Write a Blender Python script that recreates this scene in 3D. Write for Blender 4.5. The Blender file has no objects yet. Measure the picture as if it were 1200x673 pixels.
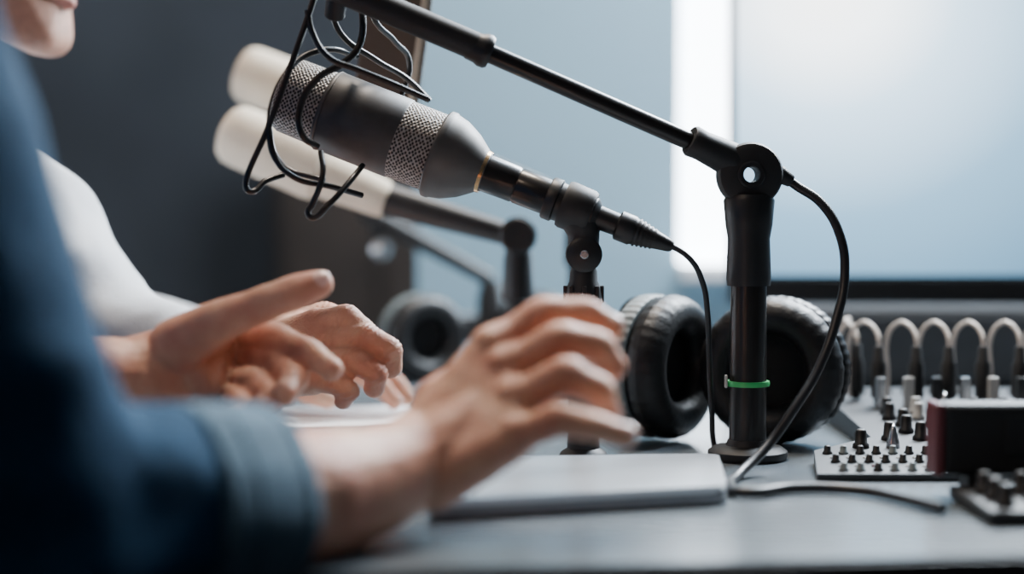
import bpy, bmesh, math, random
from mathutils import Vector, Matrix, noise
random.seed(4)
F=2000.0; PITCH=math.radians(2.5)
DESK=0.75; CAM=Vector((0,0,0.9244))
fw=Vector((0,math.cos(PITCH),-math.sin(PITCH))); up=Vector((0,math.sin(PITCH),math.cos(PITCH)))
def P(u,v,d):
    """survey point: bearing (u,v) measured on the photo, range d metres"""
    return CAM+fw*d+up*((336.5-v)*d/F)+Vector(((u-600)*d/F,0,0))
def onz(u,v,z):
    r=fw+up*((336.5-v)/F)+Vector(((u-600)/F,0,0))
    return CAM+r*((z-CAM.z)/r.z)
# ------------------------------------------------------------ materials
def lk(t,a,b): t.links.new(a,b)
def mat(name,col,rough=0.5,metal=0.0,var=0.08,vs=30,bump=0.0,bs=200,sss=0.0,coat=0.0,emis=None,es=0.0,sheen=0.0,spec=None,col2=None):
    m=bpy.data.materials.new(name); m.use_nodes=True; t=m.node_tree
    b=t.nodes['Principled BSDF']
    tc=t.nodes.new('ShaderNodeTexCoord')
    n=t.nodes.new('ShaderNodeTexNoise'); n.inputs['Scale'].default_value=vs; n.inputs['Detail'].default_value=4
    lk(t,tc.outputs['Object'],n.inputs['Vector'])
    r=t.nodes.new('ShaderNodeValToRGB'); c=Vector(col); c2=Vector(col2) if col2 else c
    r.color_ramp.elements[0].position=0.3; r.color_ramp.elements[1].position=0.7
    r.color_ramp.elements[0].color=(*(c*(1-var)),1); r.color_ramp.elements[1].color=(*[min(1,x) for x in c2*(1+var)],1)
    lk(t,n.outputs['Fac'],r.inputs['Fac']); lk(t,r.outputs['Color'],b.inputs['Base Color'])
    b.inputs['Roughness'].default_value=rough; b.inputs['Metallic'].default_value=metal
    b.inputs['Coat Weight'].default_value=coat; b.inputs['Sheen Weight'].default_value=sheen
    if spec is not None: b.inputs['Specular IOR Level'].default_value=spec
    if sss>0:
        b.inputs['Subsurface Weight'].default_value=sss
        b.inputs['Subsurface Radius'].default_value=(1.0,0.35,0.18); b.inputs['Subsurface Scale'].default_value=0.006
    if bump>0:
        n2=t.nodes.new('ShaderNodeTexNoise'); n2.inputs['Scale'].default_value=bs; n2.inputs['Detail'].default_value=3
        lk(t,tc.outputs['Object'],n2.inputs['Vector'])
        bp=t.nodes.new('ShaderNodeBump'); bp.inputs['Strength'].default_value=bump; bp.inputs['Distance'].default_value=0.001
        lk(t,n2.outputs['Fac'],bp.inputs['Height']); lk(t,bp.outputs['Normal'],b.inputs['Normal'])
    if emis:
        b.inputs['Emission Color'].default_value=(*emis,1); b.inputs['Emission Strength'].default_value=es
    return m
M={}
M['black']=mat('satin_black',(0.012,0.012,0.013),0.42,0,0.1)
M['blackmatte']=mat('matte_black',(0.013,0.013,0.014),0.55)
M['tube']=mat('black_tube',(0.016,0.014,0.013),0.32,0.3,0.1,coat=0.2)
M['gun']=mat('gunmetal',(0.070,0.068,0.068),0.5,0.35,0.1,120)
M['cone']=mat('mic_cone_metal',(0.105,0.100,0.096),0.5,0.4,0.06,90)
M['gold']=mat('brass',(0.70,0.44,0.22),0.25,1.0)
M['chrome']=mat('chrome',(0.55,0.55,0.56),0.25,1.0)
M['cable']=mat('cable_rubber',(0.016,0.016,0.018),0.42,coat=0.1)
M['leather']=mat('pad_leather',(0.010,0.010,0.011),0.45,bump=0.4,bs=350)
M['teal']=mat('grey_teal_rubber',(0.15,0.18,0.185),0.5,bump=0.2,bs=300)
M['fabric']=mat('ear_fabric',(0.012,0.012,0.013),0.9,bump=0.6,bs=900)
M['foam']=mat('cream_foam',(0.66,0.58,0.46),0.9,bump=0.5,bs=500)
M['tan']=mat('tan_panel',(0.12,0.09,0.07),0.8)
M['skin']=mat('skin',(0.56,0.235,0.155),0.5,0,0.04,36,bump=0.7,bs=520,sss=0.22,col2=(0.68,0.40,0.27))
M['skin2']=mat('skin_stubble',(0.46,0.25,0.18),0.5,0,0.12,120,bump=0.4,bs=500,sss=0.1)
M['nail']=mat('nail',(0.82,0.54,0.46),0.25,coat=0.4)
M['lip']=mat('lips',(0.42,0.17,0.13),0.5)
M['hair']=mat('hair',(0.03,0.02,0.014),0.6,bump=1,bs=400)
M['eye']=mat('eye_white',(0.8,0.8,0.8),0.2)
M['white']=mat('white_shirt',(0.58,0.61,0.65),0.85,bump=0.2,bs=300,sheen=0.1)
M['denim']=mat('denim',(0.006,0.042,0.092),0.9,0,0.25,220,bump=0.5,bs=1200,spec=0.2)
M['denimc']=mat('denim_cuff',(0.060,0.115,0.165),0.85,0,0.25,220,bump=0.5,bs=1200,sheen=0.1,spec=0.2)
M['trouser']=mat('trousers',(0.03,0.03,0.035),0.9)
M['shoe']=mat('shoe_leather',(0.02,0.015,0.012),0.4)
M['desk']=mat('desk_laminate',(0.120,0.142,0.160),0.26,0,0.06,6,bump=0.05,bs=80)
M['deskedge']=mat('desk_edge',(0.012,0.012,0.014),0.5)
M['paper']=mat('paper',(0.82,0.84,0.86),0.7,0,0.02)
M['alu']=mat('silver_aluminium',(0.72,0.74,0.77),0.30,0.75,0.02)
M['pages']=mat('base_grey',(0.30,0.31,0.33),0.4,0.7,0.1,400)
M['mixer']=mat('mixer_panel',(0.022,0.025,0.029),0.55,0.0)
M['mixwhite']=mat('white_plastic',(0.45,0.44,0.42),0.35)
M['red']=mat('red_plastic',(0.13,0.028,0.034),0.4)
M['green']=mat('green_ring',(0.035,0.36,0.10),0.35,emis=(0.1,0.9,0.25),es=0.04)
M['wcable']=mat('patch_cable',(0.72,0.64,0.57),0.38)
M['bar']=mat('soundbar_cloth',(0.060,0.066,0.074),0.8,bump=0.3,bs=700)
M['floor']=mat('floor_carpet',(0.03,0.032,0.038),0.9,0,0.2,60)
M['dark']=mat('dark_wall_paint',(0.062,0.070,0.083),0.85,0,0.3,1.4)
M['blue']=mat('blue_wall_paint',(0.26,0.41,0.51),0.75,0,0.04,2)
M['ceil']=mat('ceiling_paint',(0.2,0.21,0.23),0.9)
M['wood']=mat('dark_wood',(0.040,0.028,0.022),0.7,0,0.3,8)
M['frame']=mat('window_frame_paint',(0.8,0.82,0.85),0.5)
def grille_mat():
    m=bpy.data.materials.new('mic_mesh'); m.use_nodes=True; t=m.node_tree; b=t.nodes['Principled BSDF']
    uv=t.nodes.new('ShaderNodeUVMap')
    mp=t.nodes.new('ShaderNodeMapping'); mp.inputs['Scale'].default_value=(46,1/0.0030,1)
    v1=t.nodes.new('ShaderNodeTexVoronoi'); v1.voronoi_dimensions='2D'; v1.inputs['Randomness'].default_value=0.35; v1.inputs['Scale'].default_value=1
    rot=t.nodes.new('ShaderNodeMapping'); rot.inputs['Rotation'].default_value=(0,0,math.radians(45)); rot.inputs['Scale'].default_value=(1.414,1.414,1)
    lk(t,uv.outputs['UV'],mp.inputs['Vector']); lk(t,mp.outputs['Vector'],rot.inputs['Vector']); lk(t,rot.outputs['Vector'],v1.inputs['Vector'])
    r=t.nodes.new('ShaderNodeValToRGB'); r.color_ramp.elements[0].position=0.22; r.color_ramp.elements[0].color=(0.006,0.006,0.006,1)
    r.color_ramp.elements[1].position=0.55; r.color_ramp.elements[1].color=(0.36,0.34,0.32,1)
    lk(t,v1.outputs['Distance'],r.inputs['Fac']); lk(t,r.outputs['Color'],b.inputs['Base Color'])
    b.inputs['Metallic'].default_value=0.4; b.inputs['Roughness'].default_value=0.48
    bp=t.nodes.new('ShaderNodeBump'); bp.inputs['Strength'].default_value=0.9; bp.inputs['Distance'].default_value=0.001
    lk(t,v1.outputs['Distance'],bp.inputs['Height']); lk(t,bp.outputs['Normal'],b.inputs['Normal'])
    return m
M['grille']=grille_mat()
# ------------------------------------------------------------ mesh helpers
V=Vector
def group(name,loc):
    e=bpy.data.objects.new(name,None); e.empty_display_size=0.05; e.location=loc
    bpy.context.collection.objects.link(e); return e
def attach(o,parent):
    if parent is not None:
        o.parent=parent; o.matrix_parent_inverse=Matrix.Translation(-parent.location)
    return o
def new_obj(name,me,m,parent=None,smooth=True):
    o=bpy.data.objects.new(name,me); bpy.context.collection.objects.link(o)
    if m is not None: me.materials.append(m)
    if smooth:
        for p in me.polygons: p.use_smooth=True
    return attach(o,parent)
def basis(a):
    a=a.normalized(); h=Vector((0,0,1)) if abs(a.z)<0.9 else Vector((0,1,0))
    x=a.cross(h).normalized(); y=a.cross(x).normalized(); return a,x,y
def lathe(name,o,a,prof,m,parent=None,seg=40,smooth=True,wob=None):
    a,x,y=basis(a); bm=bmesh.new(); uvl=bm.loops.layers.uv.new('UVMap'); rings=[]
    for s,r in prof:
        ring=[]
        if r<1e-6: ring=[bm.verts.new(o+a*s)]
        else:
            for i in range(seg):
                t=2*math.pi*i/seg; rr=r*(1+(wob(t) if wob else 0))
                ring.append(bm.verts.new(o+a*s+x*math.cos(t)*rr+y*math.sin(t)*rr))
        rings.append(ring)
    acc=0
    for k in range(len(rings)-1):
        A,B=rings[k],rings[k+1]; l=math.hypot(prof[k+1][0]-prof[k][0],prof[k+1][1]-prof[k][1])
        for i in range(seg):
            j=(i+1)%seg; u0=i/seg; u1=(i+1)/seg
            if len(A)==1 and len(B)==1: continue
            if len(A)==1: vs=[A[0],B[i],B[j]]; uv=[(u0,acc),(u0,acc+l),(u1,acc+l)]
            elif len(B)==1: vs=[A[i],B[0],A[j]]; uv=[(u0,acc),(u0,acc+l),(u1,acc)]
            else: vs=[A[i],B[i],B[j],A[j]]; uv=[(u0,acc),(u0,acc+l),(u1,acc+l),(u1,acc)]
            f=bm.faces.new(vs)
            for lp,q in zip(f.loops,uv): lp[uvl].uv=q
        acc+=l
    bmesh.ops.recalc_face_normals(bm,faces=bm.faces)
    me=bpy.data.meshes.new(name); bm.to_mesh(me); bm.free()
    ob=new_obj(name,me,m,parent,smooth)
    if smooth:
        es=ob.modifiers.new('es','EDGE_SPLIT'); es.split_angle=math.radians(38)
    return ob
def rod(name,p,q,r,m,parent=None,r2=None,seg=24,rd=0.15):
    L=(q-p).length; r2=r if r2 is None else r2; e=min(r,r2)*rd
    return lathe(name,p,q-p,[(0,0),(0,r-e),(e,r),(L-e,r2),(L,r2-e),(L,0)],m,parent,seg)
def cable(name,pts,r,m,parent=None,cyc=False,kind='BEZ'):
    cu=bpy.data.curves.new(name,'CURVE'); cu.dimensions='3D'; cu.bevel_depth=r; cu.bevel_resolution=5; cu.resolution_u=14; cu.use_fill_caps=True
    if kind=='BEZ':
        sp=cu.splines.new('BEZIER'); sp.bezier_points.add(len(pts)-1)
        for b,p in zip(sp.bezier_points,pts): b.co=p; b.handle_left_type=b.handle_right_type='AUTO'
    else:
        sp=cu.splines.new('POLY'); sp.points.add(len(pts)-1)
        for b,p in zip(sp.points,pts): b.co=(*p,1)
    sp.use_cyclic_u=cyc
    o=bpy.data.objects.new(name,cu); bpy.context.collection.objects.link(o); cu.materials.append(m)
    return attach(o,parent)
def box(name,c,size,m,parent=None,bev=0.003,rot=None,seg=3):
    bm=bmesh.new(); bmesh.ops.create_cube(bm,size=1)
    for v in bm.verts: v.co=Vector((v.co.x*size[0],v.co.y*size[1],v.co.z*size[2]))
    if bev>0: bmesh.ops.bevel(bm,geom=bm.edges[:],offset=bev,segments=seg,affect='EDGES',profile=0.5)
    if rot is not None: bmesh.ops.transform(bm,matrix=rot.to_4x4(),verts=bm.verts)
    for v in bm.verts: v.co+=Vector(c)
    me=bpy.data.meshes.new(name); bm.to_mesh(me); bm.free()
    return new_obj(name,me,m,parent,smooth=False)
def prism(name,poly,z0,z1,m,parent=None,bev=0.0):
    zt_=z1 if callable(z1) else (lambda p: z1)
    bm=bmesh.new(); a=[bm.verts.new((p[0],p[1],z0)) for p in poly]; b=[bm.verts.new((p[0],p[1],zt_(p))) for p in poly]; n=len(poly)
    bm.faces.new(a[::-1]); bm.faces.new(b)
    for i in range(n): bm.faces.new([a[i],a[(i+1)%n],b[(i+1)%n],b[i]])
    if bev>0: bmesh.ops.bevel(bm,geom=bm.edges[:],offset=bev,segments=3,affect='EDGES')
    bmesh.ops.recalc_face_normals(bm,faces=bm.faces)
    me=bpy.data.meshes.new(name); bm.to_mesh(me); bm.free(); return new_obj(name,me,m,parent,False)
_ico=None
def ico():
    global _ico
    if _ico is None:
        b=bmesh.new(); bmesh.ops.create_icosphere(b,subdivisions=3,radius=1); _ico=[v.co.copy() for v in b.verts]; b.free()
    return _ico
def hullmesh(bm,sph):
    vs=[]
    for c,r in sph:
        for q in ico(): vs.append(bm.verts.new((c[0]+q.x*r,c[1]+q.y*r,c[2]+q.z*r)))
    ret=bmesh.ops.convex_hull(bm,input=vs)
    junk=[g for g in ret['geom_interior'] if isinstance(g,bmesh.types.BMVert)]
    bmesh.ops.delete(bm,geom=junk,context='VERTS')
def blob(name,hulls,m,parent,voxel=0.002,smooth=6,disp=None,factor=0.5):
    bm=bmesh.new()
    for h in hulls:
        b2=bmesh.new(); hullmesh(b2,h); tmp=bpy.data.meshes.new('t'); b2.to_mesh(tmp); b2.free(); bm.from_mesh(tmp); bpy.data.meshes.remove(tmp)
    me=bpy.data.meshes.new(name+'_src'); bm.to_mesh(me); bm.free()
    o=bpy.data.objects.new(name+'_src',me); bpy.context.collection.objects.link(o)
    r=o.modifiers.new('r','REMESH'); r.mode='VOXEL'; r.voxel_size=voxel
    s=o.modifiers.new('s','SMOOTH'); s.iterations=smooth; s.factor=factor
    dg=bpy.context.evaluated_depsgraph_get(); me2=bpy.data.meshes.new_from_object(o.evaluated_get(dg))
    bpy.data.objects.remove(o); bpy.data.meshes.remove(me); me2.name=name
    if disp:
        ns=[v.normal.copy() for v in me2.vertices]
        for v,n in zip(me2.vertices,ns): v.co=v.co+n*disp(v.co,n)
    return new_obj(name,me2,m,parent,True)
def chain(pts): return [[pts[i],pts[i+1]] for i in range(len(pts)-1)]
# ------------------------------------------------------------ room
box('floor',(-0.2,1.5,-0.05),(5.6,7.0,0.1),M['floor'],bev=0)
box('ceiling',(-0.2,1.5,2.75),(5.6,7.0,0.1),M['ceil'],bev=0)
box('wall_left',(-3.05,1.5,1.35),(0.1,7.0,2.7),M['dark'],bev=0)
box('wall_right',(2.65,1.5,1.35),(0.1,7.0,2.7),M['dark'],bev=0)
box('wall_front',(-0.2,-2.05,1.35),(5.6,0.1,2.7),M['dark'],bev=0)
box('wall_far',(-0.2,5.05,1.35),(5.6,0.1,2.7),M['dark'],bev=0)
WY=2.15; wl=P(795,100,WY).x; pl=P(489,100,WY).x; wr=1.15
pw=group('wall_back',(0.5,WY+0.06,0))
box('panel_left',((pl+wl)/2,WY+0.06,1.35),(wl-pl,0.12,2.7),M['blue'],pw,0)
box('panel_right',((wr+2.6)/2,WY+0.06,1.35),(2.6-wr,0.12,2.7),M['blue'],pw,0)
box('panel_below',((wl+wr)/2,WY+0.06,0.42),(wr-wl,0.12,0.84),M['blue'],pw,0)
box('panel_above',((wl+wr)/2,WY+0.06,2.5),(wr-wl,0.12,0.4),M['blue'],pw,0)
win=group('window_1',((wl+wr)/2,WY+0.1,1.5))
wm=mat('daylit_frosted_glass',(0.85,0.9,0.95),0.4,emis=(0.84,0.92,1.0),es=11)
box('glass',((wl+wr)/2,WY+0.03,1.57),(wr-wl,0.01,1.46),wm,win,0)
box('sill',((wl+wr)/2,WY+0.0,0.85),(wr-wl,0.10,0.02),M['frame'],win,0.003)
box('mullion',(0.75,WY+0.02,1.57),(0.03,0.04,1.46),M['frame'],win,0.003)
cab=group('cabinet',(-0.45,4.6,0))
cx0,cx1=-0.60,-0.08
box('carcass',((cx0+cx1)/2,4.6,0.55),(cx1-cx0,0.5,1.10),M['wood'],cab,0.01)
for i in range(2): box('door_leaf_%d'%i,(cx0+0.135+i*0.25,4.34,0.55),(0.235,0.02,1.02),M['wood'],cab,0.005)
# ------------------------------------------------------------ desk
a=onz(400,671,DESK); b=onz(1200,651,DESK); sl=(b.y-a.y)/(b.x-a.x)
def fy(x): return a.y+(x-a.x)*sl
dk=group('desk',(0.6,1.4,0))
poly=[(-0.27,fy(-0.27)),(1.45,fy(1.45)),(1.45,2.1),(-0.27,2.1)]
prism('top',poly,DESK-0.03,DESK,M['desk'],dk,0.002)
fe=[(-0.272,fy(-0.272)-0.002),(1.452,fy(1.452)-0.002),(1.452,fy(1.452)-0.0002),(-0.272,fy(-0.272)-0.0002)]
prism('edge_band',fe,DESK-0.032,DESK-0.0015,M['deskedge'],dk)
pe=[(-0.268,fy(-0.27)+0.002),(1.448,fy(1.45)+0.002),(1.448,2.095),(-0.268,2.095)]
prism('apron',[(x,y+0.01) for x,y in pe[:2]]+[(x,y-0.01) for x,y in pe[2:]],DESK-0.06,DESK-0.03,M['deskedge'],dk)
for i,(x,y) in enumerate([(-0.2,0.95),(1.38,1.12),(-0.2,2.02),(1.38,2.02)]): box('leg_%d'%i,(x,y,(DESK-0.06)/2),(0.05,0.05,DESK-0.06),M['deskedge'],dk,0.004)
# ------------------------------------------------------------ main microphone
mm=0.0006
A=P(330,108,1.215); B=P(775,284,1.19); ax=(B-A).normalized()
mic=group('condenser_microphone',P(480,168,1.2))
def mp(l): return [(s*mm,r*mm) for s,r in l]
lathe('grille_head',A,ax,mp([(0,0),(0,30),(2,37),(6,42),(12,45),(62,46)]),M['grille'],mic,72)
lathe('body',A,ax,mp([(58,42),(58,47),(60,48.5),(152,48.5),(154,47),(154,42)]),M['gun'],mic,72)
lathe('body_seam',A,ax,mp([(61,48),(61,49.2),(63,49.2),(63,48)]),M['cone'],mic,72)
lathe('grille_lower',A,ax,mp([(150,47.2),(202,47.2)]),M['grille'],mic,72)
lathe('cone',A,ax,mp([(199,44),(199,51),(201,53),(207,53),(209,51.5),(222,48.5),(240,39.5),(252,30.5),(259,25),(263,23.5)]),M['cone'],mic,72)
lathe('ring_gold',A,ax,mp([(257,23),(257,26),(262,25.4),(262,22.5)]),M['gold'],mic,48)
lathe('handle',A,ax,mp([(260,20),(261,22.5),(300,21.5),(302,20.2),(304,21.5),(343,21),(344,18)]),M['tube'],mic,48)
lathe('connector_sleeve',A,ax,mp([(340,18),(340,24),(342,25.5),(352,25.5),(354,23),(398,21),(402,17),(404,14),(436,13),(438,0)]),M['black'],mic,48)
lathe('xlr_plug',A,ax,mp([(428,0),(428,15),(430,17.5),(447,17.5),(449,16),(478,10.5),(494,7.5),(498,5),(498,0)]),M['black'],mic,40)
for k in range(5): lathe('grip_%d'%k,A,ax,mp([(452+k*5,14.5-k*.9),(452+k*5,17-k*1.1),(454.5+k*5,16.6-k*1.1),(454.5+k*5,14-k*.9)]),M['blackmatte'],mic,32)
tail=A+ax*(497*mm)
cable('mic_cable',[tail-ax*0.01,tail,P(808,303,1.19),P(823,330,1.2),P(829,365,1.215),P(831,420,1.225),P(834,480,1.225),onz(838,526,DESK+0.003),onz(846,532,DESK+0.003),onz(855,534,DESK+0.003)],0.0021,M['cable'],mic)
st=group('microphone_table_stand',P(686,400,1.2))
c0=A+ax*(376*mm)
lathe('clip_collar',A,ax,mp([(360,22),(360,27),(364,28.5),(392,27.5),(396,25),(396,20)]),M['blackmatte'],st,40)
J=P(684,298,1.195)
blob('clip_arm',[[(c0,0.0155),(P(684,270,1.195),0.0115)],[(P(684,270,1.195),0.0115),(J,0.0105)]],M['blackmatte'],st,0.0012,3)
yv=Vector((0,1,0))
lathe('joint_disc',J-yv*0.012,yv,[(0,0),(0,0.0105),(0.0015,0.0125),(0.0225,0.0125),(0.024,0.0105),(0.024,0)],M['black'],st,40)
lathe('joint_screw',J-yv*0.0135,yv,[(0,0),(0,0.0024),(0.0005,0.0030),(0.003,0.0030)],M['chrome'],st,24)
bz=Vector((J.x,J.y,DESK)); zv=Vector((0,0,1)); hj=J.z-DESK
lathe('post',bz,zv,[(0,0),(0,0.017),(0.003,0.0175),(0.006,0.016),(0.009,0.0115),(0.02,0.0110),(hj-0.045,0.0110),(hj-0.036,0.0125),(hj-0.034,0.0135),(hj-0.022,0.0115),(hj-0.019,0.010),(hj-0.012,0.0095),(hj-0.008,0.008),(hj,0.007),(hj,0)],M['blackmatte'],st,32)
for k in range(8):
    t=k*math.pi/4; box('knurl_%d'%k,bz+Vector((math.cos(t)*0.0128,math.sin(t)*0.0128,hj-0.028)),(0.003,0.003,0.012),M['black'],st,0.0006)
# ------------------------------------------------------------ boom stand
bs=group('boom_microphone_stand',onz(878,540,DESK))
K=P(878,205,1.2); base=Vector((K.x,K.y,DESK)); H=K.z-DESK
lathe('base_flange',base,zv,[(0,0),(0,0.0265),(0.002,0.028),(0.006,0.028),(0.009,0.024),(0.010,0.0155),(0.014,0.014),(0.014,0)],M['blackmatte'],bs,48)
lathe('upright',base,zv,[(0.008,0.0132),(H-0.062,0.0126),(H-0.062,0)],M['tube'],bs,48)
lathe('upright_clutch',base,zv,[(H-0.078,0.0135),(H-0.078,0.0152),(H-0.073,0.0158),(H-0.045,0.0148),(H-0.035,0.0165),(H-0.018,0.018),(H-0.014,0.016),(H-0.014,0)],M['black'],bs,48)
lathe('green_ring',base,zv,[(0.052,0.0133),(0.052,0.0150),(0.0538,0.0154),(0.0556,0.0150),(0.0556,0.0133)],M['green'],bs,48)
box('ring_tab',base+Vector((-0.0160,-0.004,0.0555)),(0.002,0.004,0.009),M['mixwhite'],bs,0.0006)
prof=[(0,0.0055),(0,0.017),(0.002,0.0215),(0.005,0.0228),(0.019,0.0228),(0.022,0.0215),(0.024,0.017),(0.024,0.0055),(0,0.0055)]
lathe('pivot_disc',K-yv*0.012,yv,prof,M['blackmatte'],bs,56)
lathe('pivot_ridge',K-yv*0.0140,yv,[(0,0.0058),(0,0.0085),(0.001,0.0095),(0.004,0.0095),(0.004,0.0058),(0,0.0058)],M['black'],bs,40)
T0=P(392,-8,1.15); T1=P(575,62,1.165); T2=P(808,164,1.19); T3=P(862,190,1.2); bd=(T3-T0).normalized()
rod('boom_tube',P(545,50,1.162),P(850,184,1.198),0.0066,M['tube'],bs)
rod('boom_sleeve_rear',T1,P(330,-42,1.14),0.0098,M['blackmatte'],bs)
lathe('boom_sleeve_lip',T1,(T0-T1),[(0,0.006),(0,0.0105),(0.002,0.0118),(0.006,0.0118),(0.009,0.0105),(0.016,0.0098)],M['black'],bs,32)
lathe('boom_socket',T2,(T3-T2),[(0,0.006),(0,0.0100),(0.002,0.0112),(0.010,0.0106),(0.034,0.0125),(0.036,0.0125)],M['blackmatte'],bs,32)
rod('cable_strain',K+Vector((0.020,0,0.001)),P(928,213,1.2),0.0065,M['black'],bs,0.0045)
cable('stand_cable',[K+Vector((0.024,0,-0.001)),P(932,217,1.2),P(962,238,1.195),P(984,275,1.19),P(990,320,1.185),P(980,375,1.175),P(960,430,1.165),P(930,480,1.15),P(900,522,1.14),onz(866,556,DESK+0.004),onz(856,570,DESK+0.004),onz(872,577,DESK+0.004),onz(930,572,DESK+0.004),onz(1000,574,DESK+0.004),onz(1060,585,DESK+0.004),onz(1105,596,DESK+0.004)],0.0033,M['cable'],bs)
# ------------------------------------------------------------ shock mount cage
sm=group('shock_mount',P(370,120,1.2))
w=0.0021
cable('wire_a',[P(372,-15,1.15),P(360,22,1.15),P(338,85,1.15),P(314,150,1.15),P(288,218,1.15),P(292,224,1.15),P(312,212,1.16),P(332,205,1.17)],w,M['tube'],sm)
cable('wire_b',[P(314,150,1.15),P(322,185,1.15),P(345,208,1.15),P(385,218,1.16),P(424,229,1.18)],w,M['tube'],sm)
cable('wire_c',[P(376,178,1.16),P(378,205,1.15),P(366,240,1.15),P(361,250,1.15),P(366,255,1.15),P(385,240,1.15),P(408,215,1.16),P(425,194,1.18)],w,M['tube'],sm)
cable('wire_d',[P(360,12,1.15),P(366,38,1.15),P(384,66,1.15),P(420,82,1.155),P(455,96,1.16),P(500,116,1.17)],w,M['tube'],sm)
cable('wire_e',[P(372,172,1.17),P(354,158,1.16),P(352,125,1.16),P(372,92,1.16),P(402,74,1.165),P(420,55,1.17),P(425,20,1.17),P(415,-10,1.18)],w*1.15,M['tube'],sm)
cable('wire_f',[P(345,70,1.27),P(322,110,1.27),P(316,150,1.26),P(330,192,1.25),P(380,212,1.24)],w,M['tube'],sm)
cable('wire_g',[P(385,5,1.16),P(400,40,1.18),P(440,70,1.21),P(480,95,1.24),P(503,118,1.25)],w,M['tube'],sm)
cable('wire_h',[P(430,-5,1.17),P(440,25,1.19),P(462,48,1.22),P(480,78,1.25),P(470,112,1.25)],w,M['tube'],sm)
cable('wire_i',[P(340,80,1.15),P(356,66,1.16),P(384,58,1.17),P(418,66,1.2)],w,M['tube'],sm)
rod('hanger',P(395,-5,1.15),P(392,20,1.16),0.007,M['blackmatte'],sm)
# ------------------------------------------------------------ background microphones
def foam_mic(hx,hy,tx,ty,d0,d1,rad,nm='foam_windscreen_microphone'):
    p=P(hx,hy,d0); q=P(tx,ty,d1); dr=(q-p).normalized(); L=(q-p).length
    g=group(nm,(p+q)/2)
    lathe('foam',p,dr,[(0,0),(0.001,rad*.55),(0.004,rad*.8),(0.010,rad*.96),(0.018,rad),(L*.55,rad),(L*.6,rad*.95),(L*.62,rad*.8)],M['foam'],g,40)
    lathe('barrel',p,dr,[(L*.6,rad*.8),(L*.95,rad*.62),(L,rad*.55),(L,0)],M['foam'],g,40)
    return g,q,dr
def post(g,b,r0=0.045,r1=0.010):
    h=b.z-DESK
    lathe('post',V((b.x,b.y,DESK)),zv,[(0,0),(0,r0),(0.008,r0-.002),(0.012,r1+.001),(h-.06,r1),(h-.055,r1+.004),(h-.02,r1+.0025),(h,r1*.8),(h,0)],M['black'],g,32)
g1,q1,d1=foam_mic(262,152,455,236,1.52,1.50,0.0275)
rod('rear_body',q1-d1*0.01,P(600,276,1.49),0.015,M['black'],g1,0.010)
Jb=P(607,276,1.49)
lathe('pivot',Jb-yv*0.014,yv,[(0,0),(0,0.014),(0.002,0.0165),(0.026,0.0165),(0.028,0.014),(0.028,0)],M['black'],g1,32)
post(g1,Jb)
g2,q2,d2=foam_mic(277,82,455,150,1.62,1.62,0.0275)
J2=P(678,240,1.62)
rod('rear_body',q2-d2*0.01,J2,0.015,M['black'],g2,0.010)
post(g2,J2,0.03)
g3=group('microphone_boom_arm',P(500,290,1.85))
rod('arm',P(425,246,1.85),P(575,328,1.85),0.011,M['black'],g3,0.008)
lathe('knob',P(446,292,1.84),-yv,[(0,0),(0,0.012),(0.010,0.010),(0.013,0.005),(0.014,0)],M['chrome'],g3,24)
rod('knob_link',P(440,262,1.85),P(446,292,1.85),0.008,M['black'],g3)
post(g3,P(575,328,1.85),0.05,0.012)
pf=group('pop_filter',P(462,50,1.35))
box('screen',P(462,45,1.35),(0.052,0.006,0.10),M['tan'],pf,0.0025,Matrix.Rotation(math.radians(8),3,'Y'))
box('rim',P(492,47,1.35),(0.006,0.009,0.105),M['foam'],pf,0.0025,Matrix.Rotation(math.radians(8),3,'Y'))
rod('rim_arm',P(440,0,1.35),P(430,-60,1.3),0.004,M['black'],pf)
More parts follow.
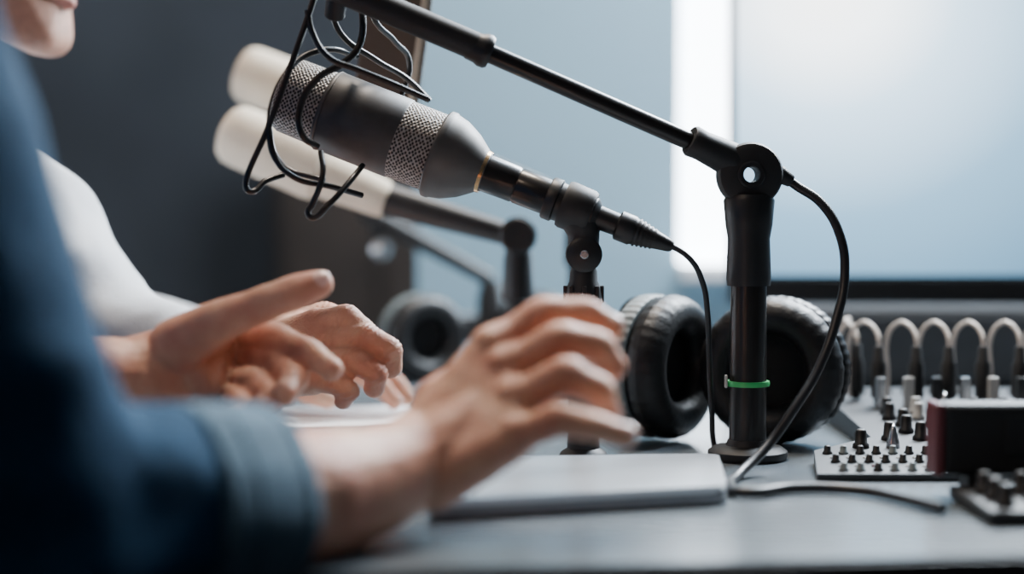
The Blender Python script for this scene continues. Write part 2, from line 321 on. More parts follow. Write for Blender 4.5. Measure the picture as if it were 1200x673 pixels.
# ------------------------------------------------------------ headphones
def headphones(nm,cl,cr,nl,nr,R,bandR,lift):
    g=group(nm,(cl+cr)/2)
    for tag,c,n in (('left',cl,nl),('right',cr,nr)):
        n=n.normalized(); rr=R*0.26; prof=[]
        for i in range(25):
            t=2*math.pi*i/24
            prof.append((rr*1.15*math.sin(t),R-rr+rr*math.cos(t)))
        lathe('pad_'+tag,c,n,prof,M['leather'],g,128,wob=lambda t:0.005*math.sin(34*t)+0.003*math.sin(47*t+1))
        lathe('liner_'+tag,c-n*(rr*0.35),n,[(0,0),(0.002,R-rr*1.6),(0,R-rr)],M['fabric'],g,48)
        lathe('shell_'+tag,c,-n,[(rr*.6,R*.80),(rr*.75,R*.93),(rr*1.9,R*.93),(rr*2.1,R*.87),(rr*2.6,R*.80),(rr*3.0,R*.62),(rr*3.15,R*.45),(rr*3.1,R*.40),(rr*3.2,0)],M['black'],g,64)
        lathe('rim_'+tag,c,-n,[(rr*.80,R*.88),(rr*.80,R*.975),(rr*.95,R*1.0),(rr*1.75,R*.99),(rr*1.85,R*.965),(rr*1.85,R*.86)],M['teal'] if tag=='left' else M['black'],g,192,wob=lambda t:0.007*math.sin(48*t))
        pts=[]
        for i in range(9):
            w=math.pi*i/8; pts.append(c-n*rr*(1.9+1.9*math.sin(w))+zv*math.cos(w)*R*0.93)
        cable('yoke_'+tag,pts,R*0.06,M['black'],g)
    p0=cl-nl.normalized()*R*1.0; p1=cr-nr.normalized()*R*1.0
    mid=(p0+p1)/2; pts=[]; x=(p1-p0)/2; bk=Vector((0,1,0))
    for i in range(21):
        w=math.pi*i/20
        pts.append(mid-x*math.cos(w)*(1+0.25*math.sin(w))+bk*math.sin(w)*bandR+zv*lift*math.sin(w))
    bm=bmesh.new(); rows=[]
    for i,p in enumerate(pts):
        wd=R*(0.16+0.2*math.sin(math.pi*i/20)); th=R*0.07
        tn=(pts[min(i+1,20)]-pts[max(i-1,0)]).normalized(); nn=tn.cross(zv).normalized()
        rows.append([bm.verts.new(p+zv*wd*cz+nn*th*cn) for cz,cn in ((1,-.6),(1,.6),(.7,1),(-.7,1),(-1,.6),(-1,-.6),(-.7,-1),(.7,-1))])
    for i in range(20):
        for k in range(8): bm.faces.new([rows[i][k],rows[i][(k+1)%8],rows[i+1][(k+1)%8],rows[i+1][k]])
    bm.faces.new(rows[0]); bm.faces.new(rows[-1][::-1]); bmesh.ops.recalc_face_normals(bm,faces=bm.faces)
    me=bpy.data.meshes.new('band'); bm.to_mesh(me); bm.free(); new_obj('headband',me,M['leather'],g)
    return g
R=0.0550
def cupc(u,y): return Vector(((u-600)*y/F,y,DESK+R+0.0014))
headphones('headphones',cupc(788,1.300),cupc(904,1.272),Vector((0.82,-0.57,0.0)),Vector((-0.42,-0.90,0.0)),R,0.09,0.0)
R2=0.045
headphones('headphones',Vector(((500-600)*1.76/F,1.74,DESK+R2+0.001)),Vector(((600-600)*1.76/F+0.02,1.80,DESK+R2+0.001)),Vector((0.55,-0.85,0)),Vector((-0.6,-0.8,0)),R2,0.09,0.0)
# ------------------------------------------------------------ laptop, papers
def rounded(pl,r,k=5):
    out=[]; n=len(pl)
    for i in range(n):
        p=Vector((pl[i].x,pl[i].y)); a_=Vector((pl[i-1].x,pl[i-1].y)); b_=Vector((pl[(i+1)%n].x,pl[(i+1)%n].y))
        s=p+(a_-p).normalized()*r; e=p+(b_-p).normalized()*r
        for j in range(k+1):
            t=j/k; out.append(tuple((1-t)**2*s+2*t*(1-t)*p+t*t*e))
    return out
nb=group('closed_laptop',onz(700,570,DESK))
n=[onz(500,612,DESK),onz(852,592,DESK),onz(842,552,DESK),onz(545,556,DESK)]
rp=rounded(n,0.008)
prism('base_shell',rp,DESK+0.0012,DESK+0.0070,M['pages'],nb,0.0008)
prism('lid',rp,DESK+0.0075,DESK+0.0118,M['alu'],nb,0.0014)
c_=sum((Vector((p[0],p[1],0)) for p in rp),Vector())/len(rp)
prism('seam',[((p[0]-c_.x)*.985+c_.x,(p[1]-c_.y)*.985+c_.y) for p in rp],DESK+0.0062,DESK+0.0082,M['blackmatte'],nb)
for i,q in enumerate(n):
    f=c_.lerp(Vector((q.x,q.y,0)),0.85); lathe('foot_%d'%i,Vector((f.x,f.y,DESK)),zv,[(0,0),(0,0.004),(0.0014,0.004),(0.0014,0)],M['blackmatte'],nb,16)
pp=group('paper_sheet',onz(420,480,DESK))
n2=[onz(300,505,DESK),onz(500,500,DESK),onz(480,478,DESK),onz(330,480,DESK)]
prism('sheet',[(p.x,p.y) for p in n2],DESK+0.0003,DESK+0.0015,M['paper'],pp)
# ------------------------------------------------------------ mixer
mx=group('audio_mixer',(0.42,1.32,DESK))
x0,x1,y0,y1=0.198,0.66,1.10,1.46; zf,zb=DESK+0.005,DESK+0.024
def mz(y): return zf+(zb-zf)*(y-y0)/(y1-y0)
def xl(y): return 0.198+(0.012*(y-1.10)/0.08 if y<1.18 else 0.012+(0.050*min(1,(y-1.18)/0.05)))
mpoly=[(0.198,1.10),(x1,1.10),(x1,1.46),(0.262,1.46),(0.260,1.23),(0.210,1.18)]
prism('chassis',mpoly,DESK+0.001,lambda p: mz(p[1]),M['mixer'],mx,0)
def inst(name,me,loc,par,ob_m=None):
    o=bpy.data.objects.new(name,me); o.location=loc; bpy.context.collection.objects.link(o); o.parent=par; o.matrix_parent_inverse=Matrix.Translation(-par.location); return o
def proto(prof,m,seg=20):
    o=lathe('proto',Vector((0,0,0)),zv,prof,m,None,seg); me=o.data; bpy.data.objects.remove(o); return me
kb=proto([(0,0),(0,0.0060),(0.003,0.0057),(0.004,0.0044),(0.012,0.0038),(0.0135,0.003),(0.0135,0)],M['black'])
ks=proto([(0,0),(0,0.0036),(0.0015,0.0034),(0.002,0.0026),(0.0052,0.0023),(0.006,0.0017),(0.006,0)],M['black'],14)
ksg=proto([(0,0),(0,0.0036),(0.0015,0.0034),(0.002,0.0026),(0.0052,0.0023),(0.006,0.0017),(0.006,0)],M['teal'],14)
kw=proto([(0,0),(0,0.0055),(0.003,0.0053),(0.004,0.0042),(0.012,0.0036),(0.0135,0.003),(0.0135,0)],M['mixwhite'])
kc=proto([(0,0),(0,0.005),(0.004,0.0045),(0.014,0.002),(0.018,0)],M['chrome'])
kd=proto([(0,0),(0,0.0015),(0.0012,0.0013),(0.0014,0)],M['mixwhite'],12)
kdr=proto([(0,0),(0,0.0016),(0.0015,0.0014),(0.0017,0)],M['red'],12)
kj=proto([(0,0.003),(0,0.0075),(0.004,0.007),(0.005,0.0055),(0.005,0.003)],M['gun'])
cols=[0.222+i*0.0225 for i in range(19)]
def okx(x,y): return x>xl(y)+0.008
for ci,x in enumerate(cols):
    for ri,y in enumerate([1.190,1.220,1.248,1.276,1.304,1.330]):
        r=random.random()
        if (r<0.12 and ri<3) or not okx(x,y): continue
        inst('knob_%d_%d'%(ci,ri),kc if r>0.88 else (kw if (ri>=4 and r>0.55) else kb),(x+(0.004 if ri%2 else 0),y,mz(y)-0.0005),mx)
    for ri,y in enumerate([1.110,1.124,1.138,1.152,1.168]):
        for sx in (-0.005,0.006):
            if ri%2==0: inst('trim_pot_%d_%d_%d'%(ci,ri,int(sx*1000)),ks if random.random()<0.75 else ksg,(x+sx,y,mz(y)-0.0003),mx)
            else: inst('led_%d_%d_%d'%(ci,ri,int(sx*1000)),kd if random.random()<0.8 else kdr,(x+sx,y,mz(y)-0.0003),mx)
    if okx(x,1.355):
        box('tall_fader_%d'%ci,(x+0.004,1.355,mz(1.355)+0.012),(0.008,0.008,0.026),[M['chrome'],M['mixwhite'],M['black']][ci%3],mx,0.0015)
    if okx(x,1.43): inst('jack_%d'%ci,kj,(x,1.43,mz(1.43)-0.0005),mx)
def patch(u,dd,k,lift=0,span=40):
    top=P(u,406-lift,dd); zb_=mz(dd)+0.001
    bot=Vector((top.x,top.y,zb_)); L=top.z-bot.z
    lathe('plug_%d'%k,bot,zv,[(0,0),(0,0.0038),(L*.1,0.0038),(L*.12,0.0062),(L*.70,0.0062),(L*.74,0.0048),(L*.98,0.0038),(L,0.003),(L,0)],M['blackmatte'],mx,24)
    de=dd+0.03; e=P(u-span,440,de); eb=Vector((e.x,e.y,mz(min(de,1.44))+0.002))
    cable('patch_%d'%k,[top-zv*0.006,top+zv*0.004,P(u-3,389-lift,dd+.004),P(u-13,379-lift,dd+.012),P(u-span+12,379-lift,dd+.022),P(u-span+2,390-lift,dd+.027),e,eb],0.0018,M['wcable'],mx)
for k,u in enumerate([1030,1074,1112,1152,1195,1236,1275]): patch(u,1.37,k,0,34)
patch(1004,1.40,20,3,20)
# ------------------------------------------------------------ front controller with knobs + recorder box
ct=group('knob_controller',(0.32,0.99,DESK))
box('chassis',(0.350,0.985,DESK+0.005),(0.17,0.09,0.008),M['blackmatte'],ct,0.002)
for i in range(7):
    for j in range(3):
        inst('knob_%d_%d'%(i,j),kb,(0.278+i*0.022,0.955+j*0.022,DESK+0.0085),ct)
pr=group('portable_recorder',(0.33,1.03,DESK+0.04))
zc=P(1140,518,1.03).z
box('rec_body',(0.335,1.045,zc),(0.145,0.026,0.044),M['blackmatte'],pr,0.004)
box('rec_red_side',(0.2605,1.045,zc),(0.006,0.027,0.0445),M['red'],pr,0.002)
box('rec_display',(0.34,1.0315,zc+0.003),(0.08,0.002,0.024),M['black'],pr,0.0005)
zfoot=zc-0.022
box('rec_foot_l',(0.285,1.045,(zfoot+DESK)/2),(0.014,0.022,zfoot-DESK),M['blackmatte'],pr,0.001)
box('rec_foot_r',(0.395,1.045,(zfoot+DESK)/2),(0.014,0.022,zfoot-DESK),M['blackmatte'],pr,0.001)
# ------------------------------------------------------------ monitor
MY=1.80
mo=group('computer_monitor',(P(1250,100,MY).x,MY,1.1))
ml=P(856,100,MY).x; mr=ml+0.72; zb0=P(900,352,MY).z; zs=P(900,326,MY).z; zt=zs+0.42
mxc=(ml+mr)/2
def screen_mat():
    m=bpy.data.materials.new('lit_screen'); m.use_nodes=True; t=m.node_tree; b=t.nodes['Principled BSDF']
    tc=t.nodes.new('ShaderNodeTexCoord'); mpn=t.nodes.new('ShaderNodeMapping'); lk(t,tc.outputs['Generated'],mpn.inputs['Vector'])
    mpn.inputs['Location'].default_value=(-0.13,0,-0.72)
    ln=t.nodes.new('ShaderNodeVectorMath'); ln.operation='LENGTH'
    sc=t.nodes.new('ShaderNodeVectorMath'); sc.operation='MULTIPLY'; sc.inputs[1].default_value=(1.6,0,1.05)
    lk(t,mpn.outputs['Vector'],sc.inputs[0]); lk(t,sc.outputs['Vector'],ln.inputs[0])
    r=t.nodes.new('ShaderNodeValToRGB'); lk(t,ln.outputs['Value'],r.inputs['Fac'])
    e=r.color_ramp.elements; e[0].position=0.0; e[0].color=(1.0,1.0,1.0,1); e[1].position=0.95; e[1].color=(0.05,0.115,0.18,1)
    q=r.color_ramp.elements.new(0.14); q.color=(0.88,0.95,1.0,1); q=r.color_ramp.elements.new(0.32); q.color=(0.37,0.52,0.66,1); q=r.color_ramp.elements.new(0.6); q.color=(0.12,0.23,0.33,1)
    b.inputs['Base Color'].default_value=(0.02,0.02,0.02,1); b.inputs['Roughness'].default_value=0.3
    lk(t,r.outputs['Color'],b.inputs['Emission Color']); b.inputs['Emission Strength'].default_value=4.8
    return m
box('housing',(mxc,MY+0.018,(zb0+zt)/2),(mr-ml,0.03,zt-zb0+0.01),M['blackmatte'],mo,0.003)
box('screen',(mxc+0.001,MY+0.001,(zs+zt)/2),(mr-ml-0.009,0.003,zt-zs-0.006),screen_mat(),mo,0)
box('chin_bezel',(mxc,MY-0.001,(zb0+zs)/2),(mr-ml,0.006,zs-zb0),M['blackmatte'],mo,0.001)
box('neck',(mxc,MY+0.05,DESK+0.10),(0.06,0.03,0.20),M['gun'],mo,0.004)
box('foot',(mxc,MY+0.03,DESK+0.005),(0.24,0.18,0.010),M['gun'],mo,0.003)
sb=group('soundbar',(0.6,1.72,DESK+0.04))
box('bar',(0.56,1.70,DESK+0.042),(0.60,0.06,0.08),M['bar'],sb,0.008)
box('bar_grille',(0.56,1.668,DESK+0.042),(0.58,0.004,0.06),M['bar'],sb,0.001)
# ------------------------------------------------------------ people
RI=(0.0112,0.0100,0.0088,0.0076)
def nail(name,tip,prev,nrm,parent,r,s=1.0):
    d=(tip-prev).normalized(); nn=(nrm-d*nrm.dot(d)).normalized(); sd=d.cross(nn)
    bm=bmesh.new(); bmesh.ops.create_uvsphere(bm,u_segments=20,v_segments=12,radius=1)
    c=tip+nn*(r*0.80)+d*0.0005
    for v in bm.verts:
        q=v.co; v.co=c+d*q.x*0.0066*s+sd*q.y*0.0056*s+nn*(q.z*0.0018*s-0.0022*q.y*q.y*s-0.0012*max(0,q.x)**2)
    me=bpy.data.meshes.new(name); bm.to_mesh(me); bm.free(); return new_obj(name,me,M['nail'],parent)
def build_hand(tag,parent,arm,wr,fingers,thumb,m,extra=[],nn=None,vox=0.0014,tnn=None,fs=1.0,back=None):
    h=[]; h+=chain(arm); wt,wp=wr
    h.append([arm[-1],(wt,0.0185),(wp,0.0165)])
    n=len(fingers); creases=[]
    for i in range(n-1):
        f0=(i)/(n-1); f1=(i+1)/(n-1)
        h.append([(wt.lerp(wp,f0),0.0165),(wt.lerp(wp,f1),0.0165),(fingers[i][0],0.0118*fs),(fingers[i+1][0],0.0118*fs)])
    for i,f in enumerate(fingers):
        k=(1.0,1.03,0.98,0.87)[i]*fs
        rr=[x*k for x in RI]; pts=[]
        for a_ in range(4):
            pts.append((f[a_],rr[a_]*(1.05 if a_==1 else 1)))
            if a_<3:
                mid=f[a_].lerp(f[a_+1],0.5); pts.append((mid,(rr[a_]+rr[a_+1])/2*0.94))
        h+=chain(pts)
        for a_ in (1,2):
            dd=((f[a_]-f[a_-1]).normalized()+(f[a_+1]-f[a_]).normalized()).normalized(); creases.append((f[a_],dd,rr[a_]*1.7))
        if back is not None:
            kn=f[0]+back*0.0040*fs; h.append([(kn,0.0105*k),(f[0].lerp(f[1],0.25)+back*0.0015,0.0105*k)])
            wb=wt.lerp(wp,0.2+0.6*i/3)
            h.append([(kn,0.0086*k),(f[0].lerp(wb,0.55)+back*0.0095,0.0050)])
    tr=(0.0175,0.0130,0.0110,0.0088)
    tp=[(thumb[i],tr[i]*fs) for i in range(4)]
    creases.append((thumb[2],(thumb[3]-thumb[1]).normalized(),0.019))
    tp.insert(3,(thumb[2].lerp(thumb[3],0.5),0.0108*fs)); tp.insert(2,(thumb[1].lerp(thumb[2],0.5),0.0110*fs))
    h+=chain(tp)
    h.append([(thumb[0],0.017),(thumb[1],0.0115),(fingers[0][0].lerp(wt,0.3),0.010),(wt,0.0165)])
    for e in extra: h.append(e)
    def dsp(c,nr):
        v=0.0004*noise.noise(c*90)+0.0007*noise.noise(c*35)
        for p,d,r in creases:
            q=c-p
            if abs(q.x)>r or abs(q.y)>r or abs(q.z)>r: continue
            s=q.dot(d)
            v-=0.0009*math.exp(-(s/0.0010)**2)+0.0006*math.exp(-((s-0.0034)/0.0009)**2)+0.0006*math.exp(-((s+0.0034)/0.0009)**2)
        return v
    o=blob('hand_'+tag,h,m,parent,vox,4,dsp)
    if nn is not None:
        for i,f in enumerate(fingers): nail('nail_%s_%d'%(tag,i),f[3],f[2],nn[i] if isinstance(nn,list) else nn,parent,RI[3]*(1.0,1.03,0.98,0.87)[i]*fs,0.9)
        nail('nail_%s_thumb'%tag,thumb[3],thumb[2],tnn if tnn is not None else nn,parent,0.0088*fs,1.2)
    return o
def head_parts(Mx,par,skin):
    def T(x,y,z): return Mx@Vector((x,y,z))
    h=[]
    h.append([(T(-0.012,0,0.150),0.082),(T(0.022,0,0.158),0.070)])
    h.append([(T(0.045,0.028,0.150),0.036),(T(0.045,-0.028,0.150),0.036),(T(0.035,0.034,0.088),0.028),(T(0.035,-0.034,0.088),0.028),(T(0.062,0,0.075),0.026)])
    h.append([(T(0.068,0.010,0.019),0.018),(T(0.068,-0.010,0.019),0.018),(T(-0.005,0.052,0.048),0.014),(T(-0.005,-0.052,0.048),0.014),(T(0.035,0.034,0.090),0.026),(T(0.035,-0.034,0.090),0.026),(T(0.064,0,0.060),0.024)])
    h.append([(T(0.0,0.045,0.05),0.02),(T(0.0,-0.045,0.05),0.02),(T(-0.02,0,0.12),0.07)])
    h.append([(T(0.088,0,0.128),0.007),(T(0.106,0,0.098),0.009),(T(0.080,0.010,0.094),0.010),(T(0.080,-0.010,0.094),0.010)])
    h.append([(T(0.074,0.030,0.148),0.008),(T(0.082,0.008,0.146),0.008)]); h.append([(T(0.074,-0.030,0.148),0.008),(T(0.082,-0.008,0.146),0.008)])
    h.append([(T(0.083,0.0,0.050),0.0085),(T(0.074,0.020,0.051),0.006)]); h.append([(T(0.083,0,0.050),0.0085),(T(0.074,-0.020,0.051),0.006)])
    for s in (1,-1): h.append([(T(-0.005,s*0.076,0.125),0.011),(T(-0.010,s*0.080,0.142),0.013),(T(-0.004,s*0.074,0.100),0.008)])
    h.append([(T(-0.03,0,0.075),0.055),(T(-0.062,0,-0.065),0.058)])
    o=blob('head',h,skin,par,0.0032,7)
    hh=[[(T(-0.020,0,0.166),0.087),(T(0.020,0,0.184),0.068)],[(T(-0.04,0.02,0.14),0.068),(T(-0.04,-0.02,0.14),0.068)]]
    blob('hair',hh,M['hair'],par,0.005,3,lambda c,n:0.003*noise.noise(c*60))
    for s in (1,-1):
        c=T(0.070,s*0.032,0.130); lathe('eyeball_%s'%('l' if s>0 else 'r'),c,(T(1,0,0)-T(0,0,0)),[(-0.012,0),(-0.008,0.009),(0,0.012),(0.008,0.009),(0.012,0)],M['eye'],par,20)
        lathe('iris_%s'%('l' if s>0 else 'r'),c,(T(1,0,0)-T(0,0,0)),[(0.0105,0.0055),(0.0125,0)],M['hair'],par,16)
    for nm,z,r in (('upper',0.0535,0.0052),('lower',0.0445,0.0062)):
        blob('lip_'+nm,[[(T(0.0895,0,z),r),(T(0.079,0.021,z-0.0005 if nm=='upper' else 0.049),0.003)],[(T(0.0895,0,z),r),(T(0.079,-0.021,z-0.0005 if nm=='upper' else 0.049),0.003)]],M['lip'],par,0.0014,4)
def wrinkle(amp,s,stretch=Vector((1,1,1))):
    def f(c,n):
        q=Vector((c.x*stretch.x,c.y*stretch.y,c.z*stretch.z))
        v=noise.noise(q*s); v2=1-abs(noise.noise(q*s*0.6+Vector((5,3,1))))*2
        return amp*(0.5*v+0.5*max(0,v2)*0.8)
    return f
# ---- blue denim person (foreground)
p1=group('seated_person',(-0.45,0.88,0.0))
sl_r=[(P(-215,-90,.72),0.068),(P(-198,20,.72),0.067),(P(-128,230,.73),0.065),(P(-50,440,.745),0.061),(P(50,620,.765),0.056),(P(130,606,.785),0.049),(P(180,598,.80),0.0445)]
shR=sl_r[0][0]; shL=V((-0.47,1.08,1.0))
elL=V((-0.50,1.10,0.82)); wrL=P(120,448,1.07)
tor=[[(shR,0.07),(V((-0.43,0.90,1.00)),0.09)],[(V((-0.43,0.90,1.00)),0.09),(shL,0.062)],
 [(V((-0.43,0.90,0.98)),0.10),(V((-0.36,0.78,0.92)),0.07),(V((-0.47,1.02,0.92)),0.08),(V((-0.48,0.80,0.55)),0.12),(V((-0.54,0.96,0.55)),0.12)],
 [(V((-0.43,0.90,1.02)),0.065),(V((-0.43,0.90,1.06)),0.060)],
 [(shL,0.060),(elL,0.052)],[(elL,0.052),(elL.lerp(wrL,0.45),0.045)],[(elL.lerp(wrL,0.45),0.045),(elL.lerp(wrL,0.68),0.039)]]
tor+=chain(sl_r)
blob('denim_shirt',tor,M['denim'],p1,0.004,5,wrinkle(0.009,20,V((1,1,1.3))))
ca=P(196,592,.808); cb=P(308,582,.848); cd=(cb-ca); CL=cd.length
lathe('cuff_right',ca,cd,[(0,0.043),(0.001,0.0475),(0.004,0.0500),(CL*.3,0.0495),(CL*.32,0.0485),(CL*.34,0.0495),(CL*.8,0.0480),(CL*.84,0.0472),(CL*.86,0.0480),(CL*.96,0.0475),(CL,0.0455),(CL*.99,0.0420),(CL*.7,0.0395)],M['denimc'],p1,64,wob=lambda t:0.035*math.sin(2*t+.6)+0.015*math.sin(5*t+1)+0.006*math.sin(11*t))
dl=(wrL-elL).normalized(); cl0=elL.lerp(wrL,0.66)
lathe('cuff_left',cl0,dl,[(0,0.036),(0.002,0.042),(0.04,0.041),(0.043,0.038),(0.03,0.034)],M['denimc'],p1,48)
blob('trousers',chain([(V((-0.48,0.80,0.52)),0.125),(V((-0.10,0.66,0.54)),0.075)])+chain([(V((-0.54,0.98,0.52)),0.125),(V((-0.36,1.04,0.54)),0.078)])+chain([(V((-0.10,0.66,0.54)),0.072),(V((-0.12,0.66,0.10)),0.05)])+chain([(V((-0.36,1.04,0.54)),0.072),(V((-0.38,1.04,0.10)),0.05)])+[[(V((-0.48,0.80,0.52)),0.12),(V((-0.54,0.96,0.52)),0.12)]],M['trouser'],p1,0.008,4)
for i,(x,y) in enumerate([(-0.12,0.66),(-0.38,1.04)]): blob('shoe_%d'%i,[[(V((x-0.03,y,0.045)),0.044),(V((x+0.14,y,0.035)),0.033)]],M['shoe'],p1,0.005,3)
head_parts(Matrix.Translation((-0.36,0.92,1.135))@Matrix.Rotation(math.radians(15),4,'Z'),p1,M['skin2'])
arm=[(P(180,600,.80),0.040),(P(280,592,.845),0.038),(P(360,582,.872),0.0350),(P(430,566,.900),0.0295),(P(478,546,.925),0.0258)]
wr=(P(490,518,.945),P(508,564,.92))
fI=[P(576,410,.965),P(636,370,.972),P(688,368,.975),P(715,384,.972)]
fM=[P(590,436,.955),P(658,400,.950),P(700,406,.953),P(716,430,.957)]
fR=[P(600,472,.94),P(664,440,.930),P(702,458,.934),P(712,484,.940)]
fL=[P(602,512,.925),P(655,492,.914),P(698,500,.912),P(732,511,.914)]
th=[P(520,478,.965),P(565,440,.998),P(625,412,1.018),P(672,405,1.022)]
build_hand('right',p1,arm,wr,[fI,fM,fR,fL],th,M['skin'],fs=1.10,nn=[V((0.3,-0.2,1)),V((1,-0.5,0.3)),V((1,-0.6,0.2)),V((0.2,-0.5,1))],tnn=V((0,0.2,1)),extra=[[(P(510,535,.93),0.022),(P(575,475,.947),0.016)]],back=V((-0.25,-0.72,0.64)).normalized())
arm=[(elL.lerp(wrL,0.6),0.032),(P(120,448,1.07),0.029),(P(150,446,1.08),0.0265)]
wr=(P(192,418,1.09),P(200,462,1.09))
fI=[P(278,394,1.125),P(322,396,1.10),P(364,414,1.078),P(388,433,1.070)]
fM=[P(280,415,1.13),P(325,424,1.095),P(345,444,1.068),P(334,461,1.052)]
fR=[P(272,440,1.125),P(300,450,1.085),P(318,468,1.062),P(304,478,1.048)]
fL=[P(262,464,1.115),P(280,472,1.075),P(286,484,1.052),P(270,488,1.040)]
th=[P(208,405,1.080),P(262,374,1.066),P(326,350,1.060),P(374,334,1.062)]
build_hand('left',p1,arm,wr,[fI,fM,fR,fL],th,M['skin'],fs=1.04,nn=[V((1,0.6,0)),V((1,0.6,-0.3)),V((1,0.3,-0.6)),V((1,0,-0.8))],tnn=V((0.1,-0.75,0.75)),extra=[[(P(212,415,1.09),0.017),(P(236,455,1.10),0.018),(P(268,430,1.122),0.012)]])
# ---- white shirt person
p2=group('seated_person',(-0.55,1.45,0.0))
hm=Matrix.Translation((-0.444,1.405,1.049))@Matrix.Rotation(math.radians(-14),4,'Z')
s1=P(10,265,1.34); s2=P(60,335,1.33); s3=P(108,398,1.32); w2=P(300,428,1.22)
tor=[[(s1,0.060),(V((-0.52,1.44,0.93)),0.085)],[(V((-0.52,1.44,0.93)),0.085),(V((-0.50,1.62,0.92)),0.060)],
 [(V((-0.51,1.42,0.92)),0.10),(V((-0.48,1.36,0.86)),0.09),(V((-0.50,1.54,0.86)),0.09),(V((-0.58,1.38,0.56)),0.12),(V((-0.58,1.52,0.56)),0.12)],
 [(V((-0.505,1.42,0.97)),0.066),(V((-0.500,1.42,1.005)),0.060)],
 [(s1,0.060),(s2,0.059)],[(s2,0.059),(s3,0.053)],[(s2,0.058),(V((-0.45,1.40,0.88)),0.08)],
 [(s3,0.053),(V((-0.26,1.275,0.812)),0.040)],
 [(V((-0.50,1.62,0.92)),0.058),(V((-0.44,1.66,0.80)),0.052)],[(V((-0.44,1.66,0.80)),0.052),(V((-0.30,1.52,0.80)),0.04)]]
blob('white_shirt',tor,M['white'],p2,0.005,4,wrinkle(0.014,19))
blob('trousers',chain([(V((-0.58,1.38,0.52)),0.125),(V((-0.20,1.32,0.54)),0.075),(V((-0.22,1.32,0.1)),0.05)])+chain([(V((-0.58,1.52,0.52)),0.125),(V((-0.20,1.60,0.54)),0.075),(V((-0.22,1.60,0.1)),0.05)])+[[(V((-0.58,1.38,0.52)),0.12),(V((-0.58,1.52,0.52)),0.12)]],M['trouser'],p2,0.008,4)
for i,y in enumerate([1.32,1.60]): blob('shoe_%d'%i,[[(V((-0.25,y,0.045)),0.044),(V((-0.08,y,0.035)),0.033)]],M['shoe'],p2,0.005,3)
head_parts(hm,p2,M['skin2'])
arm=[(V((-0.30,1.28,0.812)),0.030),(P(262,436,1.24),0.027),(P(296,426,1.22),0.025)]
wr=(P(316,406,1.215),P(318,442,1.205))
fI=[P(372,380,1.20),P(406,374,1.185),P(430,390,1.175),P(436,414,1.178)]
fM=[P(380,400,1.19),P(430,396,1.170),P(456,410,1.165),P(458,430,1.170)]
fR=[P(374,424,1.18),P(416,424,1.160),P(440,438,1.155),P(438,454,1.162)]
fL=[P(366,444,1.175),P(392,448,1.155),P(410,458,1.150),P(402,469,1.158)]
th=[P(322,396,1.225),P(348,380,1.24),P(380,370,1.245),P(404,380,1.235)]
build_hand('right',p2,arm,wr,[fI,fM,fR,fL],th,M['skin'],nn=V((1,-0.2,0.3)),tnn=V((0,-.3,1)))
arm=[(V((-0.34,1.56,0.80)),0.032),(V((-0.27,1.50,0.795)),0.026)]
o_=V((-0.24,1.47,0.79))
def rel(x,y,z): return o_+V((x,y,z))
build_hand('left',p2,arm,(rel(0,-0.018,0),rel(0.005,0.02,0)),[[rel(.075,-.03,.0),rel(.11,-.035,.0),rel(.13,-.035,-.012),rel(.14,-.035,-.025)],[rel(.08,-.01,.0),rel(.12,-.01,.0),rel(.14,-.01,-.012),rel(.15,-.01,-.025)],[rel(.075,.012,.0),rel(.115,.015,.0),rel(.135,.015,-.012),rel(.142,.015,-.025)],[rel(.068,.032,.0),rel(.098,.038,.0),rel(.113,.038,-.012),rel(.12,.038,-.023)]],[rel(.01,-.03,0),rel(.035,-.055,0),rel(.065,-.065,-.01),rel(.088,-.063,-.02)],M['skin'],nn=V((0.4,0,1)),vox=0.0025)
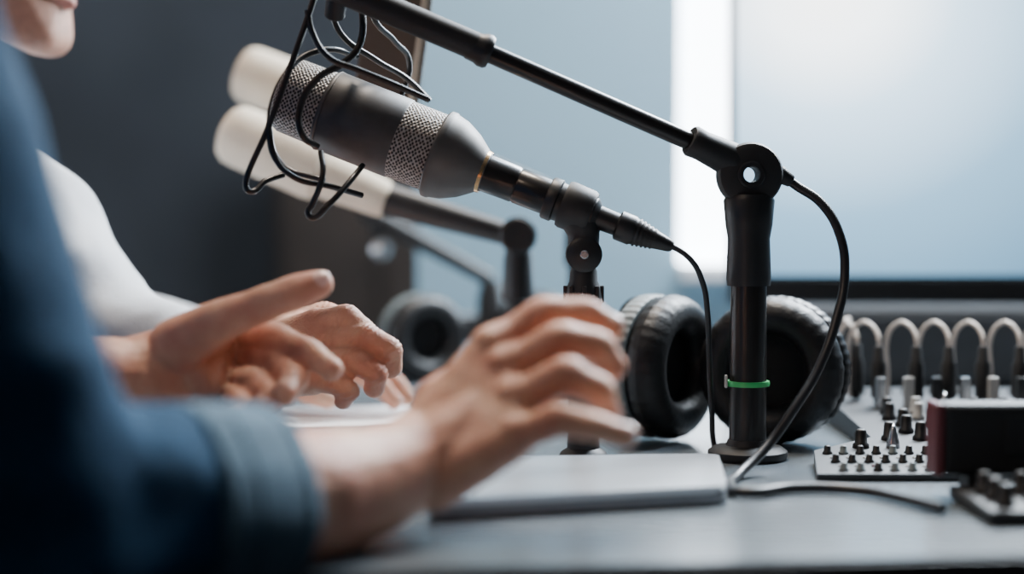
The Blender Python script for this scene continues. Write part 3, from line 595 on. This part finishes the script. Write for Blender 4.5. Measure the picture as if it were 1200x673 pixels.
def stool(x,y):
    g=group('stool',(x,y,0))
    lathe('seat',V((x,y,0.32)),zv,[(0,0),(0,0.17),(0.01,0.185),(0.06,0.185),(0.075,0.17),(0.08,0)],M['leather'],g,40)
    lathe('column',V((x,y,0)),zv,[(0,0),(0,0.22),(0.012,0.21),(0.03,0.04),(0.32,0.03),(0.32,0)],M['gun'],g,40)
stool(-0.54,0.88); stool(-0.60,1.45)
# ------------------------------------------------------------ lights
def area(name,loc,tgt,size,power,col,sy=None):
    l=bpy.data.lights.new(name,'AREA'); l.energy=power; l.color=col; l.size=size
    if sy: l.shape='RECTANGLE'; l.size_y=sy
    o=bpy.data.objects.new(name,l); o.location=loc; o.rotation_euler=(Vector(tgt)-Vector(loc)).to_track_quat('-Z','Y').to_euler(); bpy.context.collection.objects.link(o)
area('window_daylight',(0.75,2.0,1.75),(-0.05,1.0,0.8),0.5,74,(0.84,0.92,1.0),0.5)
area('desk_fill',(0.0,1.75,2.6),(0.0,1.1,0.75),0.4,44,(1.0,0.86,0.72))  # unseen overhead light, added to warm and brighten the hands and desk
area('warm_fill',(-0.9,0.0,2.3),(0.1,1.2,0.8),0.4,5,(1.0,0.78,0.60))  # weak warm fill from front left, added without any fixture
area('wall_fill',(0.50,1.75,2.1),(0.30,2.15,1.20),0.25,16,(0.70,0.86,1.0))  # light added close to the blue wall so it fades leftwards
area('far_fill',(-1.3,3.6,2.6),(-1.2,5.0,1.3),0.6,21,(0.85,0.92,1.0))  # added fill that lifts the dark far wall, no real lamp there
w=bpy.data.worlds.new('World'); bpy.context.scene.world=w; w.use_nodes=True
w.node_tree.nodes['Background'].inputs[0].default_value=(0.5,0.6,0.75,1); w.node_tree.nodes['Background'].inputs[1].default_value=0.06
# ------------------------------------------------------------ camera
cam=bpy.data.cameras.new('camera'); co=bpy.data.objects.new('camera',cam); bpy.context.collection.objects.link(co)
co.location=CAM; co.rotation_euler=(math.radians(90)-PITCH,0,0)
cam.sensor_width=36; cam.lens=60; cam.clip_start=0.02
cam.dof.use_dof=True; cam.dof.focus_distance=1.20; cam.dof.aperture_fstop=1.9
bpy.context.scene.camera=co
